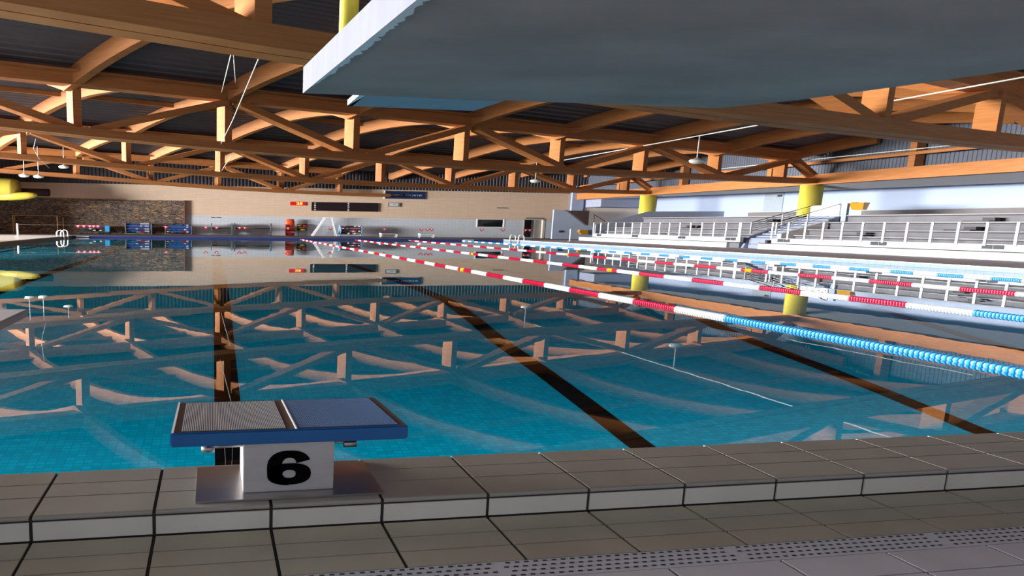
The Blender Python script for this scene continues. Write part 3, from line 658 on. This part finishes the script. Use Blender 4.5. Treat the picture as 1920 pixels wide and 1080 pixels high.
def stair_rail(Y, A, B, xs, lab):
    t = empty('stair_handrail', (A[0], Y, A[1]-0.9), lab, 'handrail', 'stair handrails')
    def at(x, dz): return (x, Y, A[1]+(B[1]-A[1])*(x-A[0])/(B[0]-A[0])-dz)
    MB().tube([at(A[0], 0), at(B[0], 0)], 0.026, 8).build('top_rail', BLACK, t)
    for dz in (0.18, 0.34, 0.5, 0.66): MB().tube([at(A[0], dz), at(B[0], dz)], 0.014, 6).build('rail_wire', BLACK, t)
    for x in xs: MB().box(x-0.06, x+0.06, Y-0.03, Y+0.03, at(x, 0.86)[2], at(x, 0)[2]).build('post', WHITE, t)
stair_rail(29.35, (41.5, 2.18), (46.65, 3.54), (41.5, 44.15, 46.6), 'dark-topped handrail on the far side of the seating stair')
stair_rail(27.33, (41.0, 2.18), (46.1, 3.6), (41.0, 43.5, 46.1), 'dark-topped handrail on the near side of the seating stair')
tag(MB().tube([(40.5, 30.1, 0.66), (40.3, 28.3, 0.50)], 0.012, 6).build('chain', DARK, origin=(40.5, 29, 0.5)), 'thin dark chain across the foot of the seating stair', 'chain')
t = MB().lathe((41.0, 27.7, ZD), [(0.10, 0), (0.12, 0.62), (0.12, 0.66)], 14).build('waste_bin', DARK, smooth=True, origin=(41.0, 27.7, ZD)); tag(t, 'small dark bin at the foot of the seating stair', 'bin')
# side wall at the far end of the seating
struct('wall_stand_end', MB().prism([(40.8, 43.45, ZD), (56.0, 43.45, ZD), (56.0, 43.45, 3.6), (46.9, 43.45, 3.45), (40.8, 43.45, 1.95)], (0, 0.12, 0)), mat('stand_side_grey', (150, 158, 178), 0.7, var=0.03))
# stair enclosure in the far right corner
struct('wall_enclosure', MB().prism([(41.15, 50.3, ZD), (46.6, 50.3, ZD), (46.6, 50.3, 1.90), (45.4, 50.3, 1.93), (42.7, 50.3, 3.66), (41.15, 50.3, 3.74)], (0, 0.2, 0)), PALEBLUE)
struct('trim_enclosure', MB().prism([(42.55, 50.22, 3.68), (42.75, 50.22, 3.74), (45.5, 50.22, 1.98), (45.3, 50.22, 1.90)], (0, 0.3, 0)), GREYMET)
struct('stairwell_shade_panel', MB().box(42.9, 47.6, 52.4, 52.5, 1.2, 3.75), mat('stairwell_shade_brown', (72, 54, 52), 0.8, var=0.15, vscale=0.6))  # dark brown panel; its colour carries the shade of the stairwell void
struct('wall_corner_pier', MB().box(46.3, 47.9, YW-0.25, YW, ZD, 6.2), PALEBLUE)
struct('wall_bulkhead', MB().box(48.3, 55.9, 51.5, YW-0.05, 4.25, 6.3), mat('bulkhead_grey', (150, 156, 178), 0.75, var=0.03))
struct('wall_far_cream_panel', MB().box(48.3, 56, YW-0.06, YW-0.01, 1.5, 4.25), mat('cream_panel', (222, 205, 190), 0.75, var=0.03))
t = empty('corner_handrail', (48.0, 51.0, ZD), 'dark handrail above the far right corner stair', 'handrail')
MB().tube([(47.2, 51.2, 3.3), (48.9, 51.2, 2.4)], 0.04, 8).build('rail', DARK, t)
for x, z in ((47.3, 3.25), (48.8, 2.45)): MB().tube([(x, 51.2, ZD), (x, 51.2, z)], 0.03, 8).build('support', DARK, t)
t = empty('yellow_box', (44.9, 50.25, 0.75), 'yellow box fixed on the pale wall by the far right corner', 'box')
MB().prism([(44.5, 50.0, 1.32), (44.45, 50.0, 1.1), (44.8, 50.0, 0.82), (45.6, 50.0, 0.78), (45.6, 50.0, 1.30)], (0, 0.28, 0)).build('body', mat('amber_plastic', (186, 134, 30), 0.4, var=0.05), t); MB().box(44.5, 45.6, 49.98, 50.29, 1.30, 1.36).build('lid', mat('amber_plastic', (186, 134, 30)), t)
t = empty('yellow_bin', (55.8, 32.4, 3.4), 'amber bin hung on the pale blue wall above the seating', 'bin')
MB().hexa([(55.6, 32.1, 3.45), (55.97, 32.1, 3.45), (55.97, 32.8, 3.45), (55.6, 32.8, 3.45), (55.4, 31.95, 4.05), (55.97, 31.95, 4.05), (55.97, 32.95, 4.05), (55.4, 32.95, 4.05)]).build('body', mat('amber_plastic', (186, 134, 30)), t)
MB().box(55.6, 55.9, 32.6, 32.9, 4.05, 4.10).build('opening', DARK, t)
t = empty('service_door', (55.9, 39, 3.4), 'grey panel door high on the pale blue wall behind the seating', 'door')
MB().box(55.93, 55.99, 38.15, 39.75, 3.5, 5.5).build('door_panel', mat('door_grey', (146, 156, 168), 0.6, var=0.04), t); MB().box(55.85, 55.93, 38.25, 38.6, 4.9, 5.1).build('sign_box', DARK, t)
for j, (y, z, lab) in enumerate(((30.7, 5.35, 'small white spotlight on the soffit over the seating, left one'), (21.4, 5.1, 'small white spotlight on the soffit over the seating, middle one'), (16.4, 5.13, 'small white spotlight on the soffit over the seating, right one'))):
    tag(MB().lathe((51.5 if j else 54, y, z), [(0.14, 0), (0.16, 0.05), (0.10, 0.09)], 14).build('spotlight', LAMPW, smooth=True, origin=(51.5 if j else 54, y, z)), lab, 'spotlight', 'soffit spotlights')
tag(MB().box(42.0, 42.5, 50.24, 50.3, 1.0, 1.25).build('socket_box', DARK, origin=(42, 50.25, 1.0)), 'small dark box low on the pale corner wall', 'box')
# ------------------------------------------------------------------ window and doorway in the far wall
fr = MB(); x0, x1, z0, z1 = 33.55, 37.35, 1.52, 2.56
fr.box(x0, x1, YW-0.05, YW+0.2, z0, z0+0.06); fr.box(x0, x1, YW-0.05, YW+0.2, z1-0.06, z1); fr.box(x0, x0+0.16, YW-0.05, YW+0.2, z0+0.06, z1-0.06); fr.box(x1-0.16, x1, YW-0.05, YW+0.2, z0+0.06, z1-0.06)
wf = fr.build('window_1', WHITE); tag(wf, kind='structure'); MB().box(x0+0.16, x1-0.16, YW+0.05, YW+0.07, z0+0.06, z1-0.06).build('window_glass', GLASSD, wf)
fr = MB(); x0, x1, z1 = 39.95, 42.95, 2.62
fr.box(x0, x0+0.15, YW-0.05, YW+0.25, ZD, z1); fr.box(x1-0.3, x1, YW-0.05, YW+0.25, ZD, z1); fr.box(x0, x1, YW-0.05, YW+0.25, z1-0.08, z1+0.02)
df = fr.build('door_1', mat('door_frame_pale', (186, 178, 170), 0.6, var=0.03)); tag(df, kind='structure')
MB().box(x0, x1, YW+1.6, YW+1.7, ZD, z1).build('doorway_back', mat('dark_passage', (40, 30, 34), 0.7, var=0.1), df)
MB().hexa([(41.7, YW+0.25, ZD), (42.7, YW+0.25, ZD), (42.7, YW+1.6, ZD), (42.2, YW+1.6, ZD), (41.7, YW+0.25, z1), (42.7, YW+0.25, z1), (42.7, YW+1.6, z1), (42.2, YW+1.6, z1)]).build('door_leaf', mat('door_leaf_grey', (150, 142, 138), 0.6, var=0.05), df)
tag(MB().box(40.2, 42.5, YW-0.1, YW, 2.68, 2.82).build('light_fitting', GREYMET, origin=(41, YW-0.1, 2.68)), 'long grey light fitting right above the open doorway', 'light fitting')
# ------------------------------------------------------------------ things on the far wall
t = empty('digital_display', (10.4, YW-0.1, 3.9), 'small lit red digital display high on the cream wall', 'display')
MB().box(9.45, 11.35, YW-0.12, YW-0.01, 3.88, 4.33).build('case', LEDRED, t, bevel=0.02); text_mesh('digits', '25', 0.36, (10.6, YW-0.125, 4.10), t, LEDHOT, sx=2.2, offset=0.012)
t = empty('scoreboard', (16.2, YW-0.1, 3.3), 'long black scoreboard with white lane numbers on the cream wall', 'scoreboard')
MB().box(12.1, 20.5, YW-0.15, YW-0.01, 3.27, 4.33).build('panel', mat('scoreboard_black', (26, 12, 20), 0.5, var=0.05), t, bevel=0.02)
for j in range(4):
    text_mesh('lane_number', str(j+1), 0.22, (12.5, YW-0.155, 4.18-j*0.26), t, WHITE, offset=0.006); text_mesh('lane_number', str(j+5), 0.22, (16.7, YW-0.155, 4.18-j*0.26), t, WHITE, offset=0.006)
t = empty('pool_sign', (23.8, YW-0.1, 4.9), 'navy wall sign lettered BASSIN SPORTIF under the roof', 'sign')
MB().box(21.35, 26.5, YW-0.12, YW-0.01, 4.9, 5.85).build('panel', NAVYSIGN, t); MB().box(21.2, 21.35, YW-0.12, YW-0.01, 4.9, 5.9).build('edge', WHITE, t)
text_mesh('lettering', 'BASSIN  SPORTIF', 0.27, (23.9, YW-0.125, 5.34), t, SIGNTXT, sx=2.2, offset=0.002)
t = empty('wall_clock', (22.5, YW-0.1, 3.9), 'small rectangular grey-framed clock below the navy sign', 'clock')
MB().box(21.75, 23.35, YW-0.1, YW-0.01, 3.92, 4.42).build('frame', GREYMET, t, bevel=0.02); MB().box(21.9, 23.1, YW-0.11, YW-0.1, 3.98, 4.36).build('dial', mat('dial_grey', (196, 206, 210), 0.5, var=0.02), t)
MB().box(22.45, 22.95, YW-0.115, YW-0.11, 4.16, 4.185).build('hand', DARK, t); MB().box(22.44, 22.49, YW-0.115, YW-0.11, 4.16, 4.30).build('hand', DARK, t)
for (xa, xb, z, nm, lab) in ((0.5, 0.95, 2.22, 'wall_plate', 'small dark nameplate on the pale tiles, left of a twin'), (1.15, 1.65, 2.22, 'wall_plate', 'small dark nameplate on the pale tiles, right of a twin'), (36.2, 37.6, 3.95, 'wall_bracket', 'small dark bracket on the cream wall above the window')):
    tag(MB().box(xa-0.6 if z < 3 else xa, xb-0.6 if z < 3 else xb, YW-0.06, YW-0.02, z, z+0.1).build(nm, DARK, origin=(xa, YW-.05, z)), lab, 'plate' if z < 3 else 'bracket')
# ------------------------------------------------------------------ poolside gear on the far deck
def reel(x0, x1, Y, z1, label, full, frame, seed=1, rx=None):
    rnd = random.Random(seed)
    t = empty('rope_reel', ((x0+x1)/2, Y, ZD), label, 'rope reel', 'lane rope reels')
    zc = (ZD+z1)/2+0.12; r = z1-zc
    for x in (x0, x1-0.12):
        f = MB().tube([(x, Y, zc), (x+0.12, Y, zc)], r, 20).build('end_disc', frame, t, smooth=False)
        MB().hexa([(x, Y-0.4, ZD+0.06), (x+0.1, Y-0.4, ZD+0.06), (x+0.1, Y+0.4, ZD+0.06), (x, Y+0.4, ZD+0.06), (x, Y-0.06, zc), (x+0.1, Y-0.06, zc), (x+0.1, Y+0.06, zc), (x, Y+0.06, zc)]).build('side_frame', frame, t)
        for dy in (-0.34, 0.34): MB().tube([(x+0.02, Y+dy, ZD+0.05), (x+0.12, Y+dy, ZD+0.05)], 0.05, 10).build('castor', DARK, t)
    MB().tube([(x0, Y, zc), (x1, Y, zc)], 0.07, 10).build('axle', frame, t, smooth=True); MB().box(x0, x1, Y-0.38, Y-0.32, ZD+0.07, ZD+0.12).build('base_bar', frame, t)
    if full:
        cols = [FBLUE, FWHITE, RED] if full == 'mixed' else [FWHITE, DARK, mat('pink_float', (196, 120, 130), 0.4, var=0.05)]
        n = int((x1-x0-0.3)/0.25)
        for i in range(n):
            cc_ = rnd.choice([mat('reel_blue', (44, 92, 150), 0.4), NAVY, mat('reel_white', (190, 192, 200), 0.4), mat('reel_slate', (72, 88, 104), 0.4)]) if i % 2 == 0 else cc_
            for a in range(7):
                th = math.pi*(0.15+a*0.21)+math.pi/2+0.1; 
                if full == 'mixed': m_ = mat('reel_red', (150, 36, 44), 0.4) if (0.55 < i/n < 0.78 and a > 2) else (cc_ if rnd.random() < 0.65 else None) or rnd.choice([mat('reel_blue', (44, 92, 150), 0.4), NAVY, mat('reel_white', (190, 192, 200), 0.4), mat('reel_slate', (72, 88, 104), 0.4)])
                else: m_ = rnd.choice(cols+[DARK])
                x = x0+0.2+i*0.25; yc = Y+math.cos(th)*(r-0.07); zz = zc+math.sin(th)*(r-0.07)
                MB().tube([(x, yc, zz), (x+0.23, yc, zz)], 0.075, 6).build('float', m_, t)
        MB().tube([(x0+0.15, Y, zc), (x1-0.15, Y, zc)], r-0.13, 12).build('float_roll', NAVY if full == 'mixed' else DARK, t)
reel(-9.85, -6.85, 52.5, 1.58, 'lane rope reel wound with blue, white and red floats before the stone wall', 'mixed', mat('reel_grey', (110, 120, 122), 0.5, var=0.05), 3)
reel(-5.4, -2.3, 52.5, 1.46, 'lane rope reel with red and blue floats at the stone wall corner', 'mixed', GREYMET, 9)
reel(-0.1, 2.4, 52.9, 1.62, 'empty grey reel on the far deck right of the stone wall', None, mat('reel_dark', (96, 104, 108), 0.5, var=0.05))
reel(2.6, 7.0, 52.6, 1.66, 'long empty dark-framed reel left of the orange bag', None, mat('reel_bluegrey', (70, 82, 92), 0.5, var=0.05))
reel(15.25, 17.95, 52.5, 1.58, 'pale blue reel holding pink and white floats beside the stepladder', 'pink', PALEREEL, 5)
# pile of floats on a trolley by the goal
t = empty('float_trolley', (-13.3, 52.5, ZD), 'dark trolley heaped with small white floats near the goal frame', 'trolley')
MB().box(-15.0, -11.6, 52.2, 52.8, ZD+0.2, ZD+0.3).build('deck', DARK, t)
for x in (-14.8, -11.8):
    for y in (52.25, 52.75): MB().tube([(x-0.05, y, ZD+0.1), (x+0.05, y, ZD+0.1)], 0.1, 12).build('castor', DARK, t)
rnd = random.Random(4)
for i in range(24):
    x = -14.6+rnd.random()*2.6; z = ZD+0.36+rnd.random()*0.34; y = 52.3+rnd.random()*0.4
    MB().tube([(x, y, z), (x+0.3, y, z+0.02)], 0.07, 8).build('float', rnd.choice([FWHITE, DARK, DARK, NAVY]), t)
MB().box(-12.1, -11.6, 52.2, 52.7, ZD+0.3, ZD+0.95).build('blue_crate', FBLUE, t)
MB().box(-15.0, -12.1, 52.72, 52.78, ZD+0.3, ZD+1.0).build('back_board', DARK, t)
# goal
t = empty('water_polo_goal', (-19.8, 53.2, ZD), 'thin ochre goal frame standing before the stone wall', 'goal')
for x in (-22.3, -17.5): MB().tube([(x, 52.9, ZD), (x, 52.9, 2.2)], 0.03, 8, sx=2).build('goal_post', GOALM, t)
MB().tube([(-22.3, 52.9, 2.2), (-17.5, 52.9, 2.2)], 0.03, 8).build('crossbar', GOALM, t)
for z in (1.55, 0.9): MB().tube([(-22.3, 53.4, z), (-17.5, 53.4, z)], 0.02, 6).build('back_bar', mat('goal_rust', (120, 74, 60), 0.6, var=0.1), t)
for x in (-22.3, -17.0): MB().tube([(x, 53.4, ZD), (x, 53.4, 2.1)], 0.02, 6, sx=2).build('back_post', GOALM, t)
# orange bag
t = empty('rescue_bag', (9.4, 53.4, ZD), 'upright orange-red vinyl bag standing against the tiled wall', 'bag')
MB().lathe((9.38, 53.4, ZD), [(0.22, 0.65), (0.235, 0.8), (0.235, 1.75), (0.20, 1.93), (0.12, 1.98)], 18).build('body', ORANGE, t, smooth=True)
MB().lathe((9.38, 53.4, ZD), [(0.20, 0.02), (0.235, 0.08), (0.235, 0.65)], 18).build('base', STRAPRED, t, smooth=True); MB().box(8.95, 9.85, 53.14, 53.2, ZD+0.42, ZD+0.50).build('strap', FWHITE, t)
MB().lathe((9.5, 53.4, ZD+1.96), [(0.18, 0), (0.17, 0.05)], 14).build('cap', DARK, t)
t = empty('lifejacket_rack', (10.9, 53.6, ZD), 'small rack of dark, red and lime gear beside the orange bag', 'rack')
MB().box(10.35, 11.5, 53.7, 54.0, 0.85, 1.65).build('backboard', DARK, t)
for x in (10.4, 11.35): MB().box(x, x+0.1, 53.7, 53.8, ZD, 0.85).build('leg', GREYMET, t)
for dx, z, m_ in ((0.05, 1.35, GREENY), (0.45, 1.42, DARK), (0.8, 1.3, STRAPRED), (0.3, 1.05, STRAPRED), (0.75, 1.08, DARK), (0.5, 0.82, GREENY)):
    MB().lathe((10.5+dx, 53.6, z), [(0.06, 0), (0.13, 0.06), (0.13, 0.17), (0.05, 0.23)], 12).build('gear', m_, t, smooth=True)
# stepladder
t = empty('stepladder', (13.4, 53.0, ZD), 'open white stepladder standing in front of the tiled wall', 'stepladder')
b = MB()
MB().beam((12.0, 52.5, ZD+0.02), (13.55, 52.9, 2.38), (0.13, 0, 0), (0, 0.03, 0)).build('stile', WHITE, t); MB().beam((12.0, 53.3, ZD+0.02), (13.55, 53.1, 2.38), (0.10, 0, 0), (0, 0.03, 0)).build('stile', WHITE, t)
MB().beam((14.95, 52.5, ZD+0.02), (14.4, 52.9, 2.38), (0.06, 0, 0), (0, 0.03, 0)).build('stile', WHITE, t); MB().beam((14.95, 53.3, ZD+0.02), (14.4, 53.1, 2.38), (0.05, 0, 0), (0, 0.03, 0)).build('stile', WHITE, t)
for i in range(7):
    f = (i+0.6)/7.4; x = 12.0+1.55*f; MB().box(x-0.15, x+0.15, 52.5+0.4*f, 53.3-0.2*f, ZD+2.18*f, ZD+2.18*f+0.04).build('tread', WHITE, t)
MB().box(13.3, 14.7, 52.8, 53.15, 2.38, 2.45).build('top_platform', WHITE, t); MB().tube([(12.9, 52.8, 1.35), (14.65, 52.8, 1.35)], 0.02, 6).build('tie_bar', GREYMET, t)
for (x0, x1, Y, lab) in ((19.7, 21.9, 51.0, 'low white trestle on the far deck, left one'), (24.5, 26.5, 51.0, 'low white trestle on the far deck, right one')):
    t = empty('trestle', ((x0+x1)/2, Y, ZD), lab, 'trestle', 'white trestles')
    MB().box(x0+0.2, x1-0.2, Y-0.2, Y+0.2, ZD+0.36, ZD+0.42).build('top', WHITE, t)
    for x in (x0+0.1, x1-0.2):
        for y in (Y-0.2, Y+0.16): MB().beam((x, y, ZD), (x+0.12, y, ZD+0.36), (0.06, 0, 0), (0, 0.02, 0)).build('leg', WHITE, t)
    MB().tube([(x0+0.15, Y, ZD+0.3), (x0+0.15, Y, ZD+0.5)], 0.12, 10, sx=1.5).build('knob', WHITE, t); MB().box(x0+0.3, x1-0.3, Y-0.02, Y+0.02, ZD+0.12, ZD+0.16).build('stretcher', WHITE, t)
# slide
t = empty('water_slide', (-23, 50, 3.6), 'yellow tube slide high in the far left corner', 'slide')
MB().tube([(-32, 50.0, 5.0), (-26, 50.0, 4.96), (-22.4, 50.0, 4.92), (-21.0, 50.0, 4.9), (-20.5, 50.0, 4.88)], 1.15, 28, rs=[1.15, 1.15, 1.15, 1.12, 1.0]).build('tube', YELLOW, t, smooth=True)
MB().tube([(-22.5, 49.6, 4.15), (-20.4, 49.4, 4.16), (-19.3, 49.4, 4.22), (-18.7, 49.4, 4.28), (-18.35, 49.4, 4.32)], 0.42, 20, rs=[0.45, 0.42, 0.38, 0.28, 0.1]).build('chute', YELLOW, t, smooth=True)
MB().box(-24, -23.6, 49.9, 50.1, ZD, 3.9).build('support_leg', DARK, t)
MB().tube([(-22.0, 51.5, 4.75), (-17.8, 51.5, 4.72)], 0.4, 16).build('inner_tube', mat('dark_slide_shell', (66, 42, 40), 0.6, var=0.1), t, smooth=True)
# ------------------------------------------------------------------ lamps, cords, conduits
def pendant(x, y, z, ztop_, lab):
    t = empty('pendant_lamp', (x, y, z), lab, 'lamp', 'pendant lamps')
    MB().lathe((x, y, z), [(0.06, -0.20), (0.15, -0.17), (0.20, -0.09), (0.21, 0.0), (0.17, 0.06), (0.09, 0.10), (0.04, 0.16)], 20).build('shade', LAMPW, t, smooth=True)
    MB().lathe((x, y, z), [(0.40, -0.002), (0.40, 0.004)], 20, sx=1.3).build('rim', GREYMET, t)
    MB().tube([(x, y, z+0.1), (x, y, ztop_)], 0.025, 8, sx=1.5).build('rod', ROPE, t, smooth=True)
pendant(28.95, 22.9, 5.70, 7.15, 'white pendant lamp on a long rod in front of the second truss')
pendant(28.7, 36.8, 5.74, 7.6, 'white pendant lamp hanging near the third truss, middle of the hall')
pendant(-14.05, 44.4, 6.80, 8.6, 'white pendant lamp at the left, between the third and farthest trusses')
pendant(-17.7, 44.4, 5.90, 8.6, 'flat white pendant lamp near the slide, left of a pair')
pendant(-16.4, 44.4, 5.84, 8.6, 'flat white pendant lamp near the slide, right of a pair')
def cord(pts, lab, r=0.013, m_=ROPE, nm='cord', cat='cord'):
    tag(MB().tube(pts, r, 6, sx=1.3).build(nm, m_, smooth=True, origin=pts[-1]), lab, cat)
cord([(0.45, 8.3, 5.52), (0.47, 22.0, 8.2)], 'thin pale cord slanting down from the nearest truss, left one of three')
cord([(0.49, 8.35, 5.5), (1.2, 22.0, 8.7)], 'thin pale cord hanging from the nearest truss, short middle one of three', r=0.012)
cord([(1.12, 8.4, 5.52), (0.76, 15.0, 5.4), (0.4, 22.0, 5.57)], 'thin pale cord slanting down from the nearest truss, right one of three')
cord([(1.02, 22.7, 5.2), (0.75, 36.0, 5.8)], 'thin pale cord stretched between the second and third trusses')
cord([(-8.5, 21.4, 5.55), (-10.6, 27.0, 5.9), (-12.4, 33.0, 6.1), (-12.0, 33.9, 5.5)], 'loose white cable drooping under the second truss at the left')
cord([(29.0, 10.0, 7.18), (29.0, 36.0, 7.15)], 'long thin white conduit running under the roof arches to the lamp', r=0.03, m_=LAMPW, nm='conduit', cat='conduit')
cord([(46.0, 20.0, 7.0), (45.2, 36.0, 7.0)], 'thin white conduit beside the grey cladding at the right', r=0.03, m_=LAMPW, nm='conduit', cat='conduit')
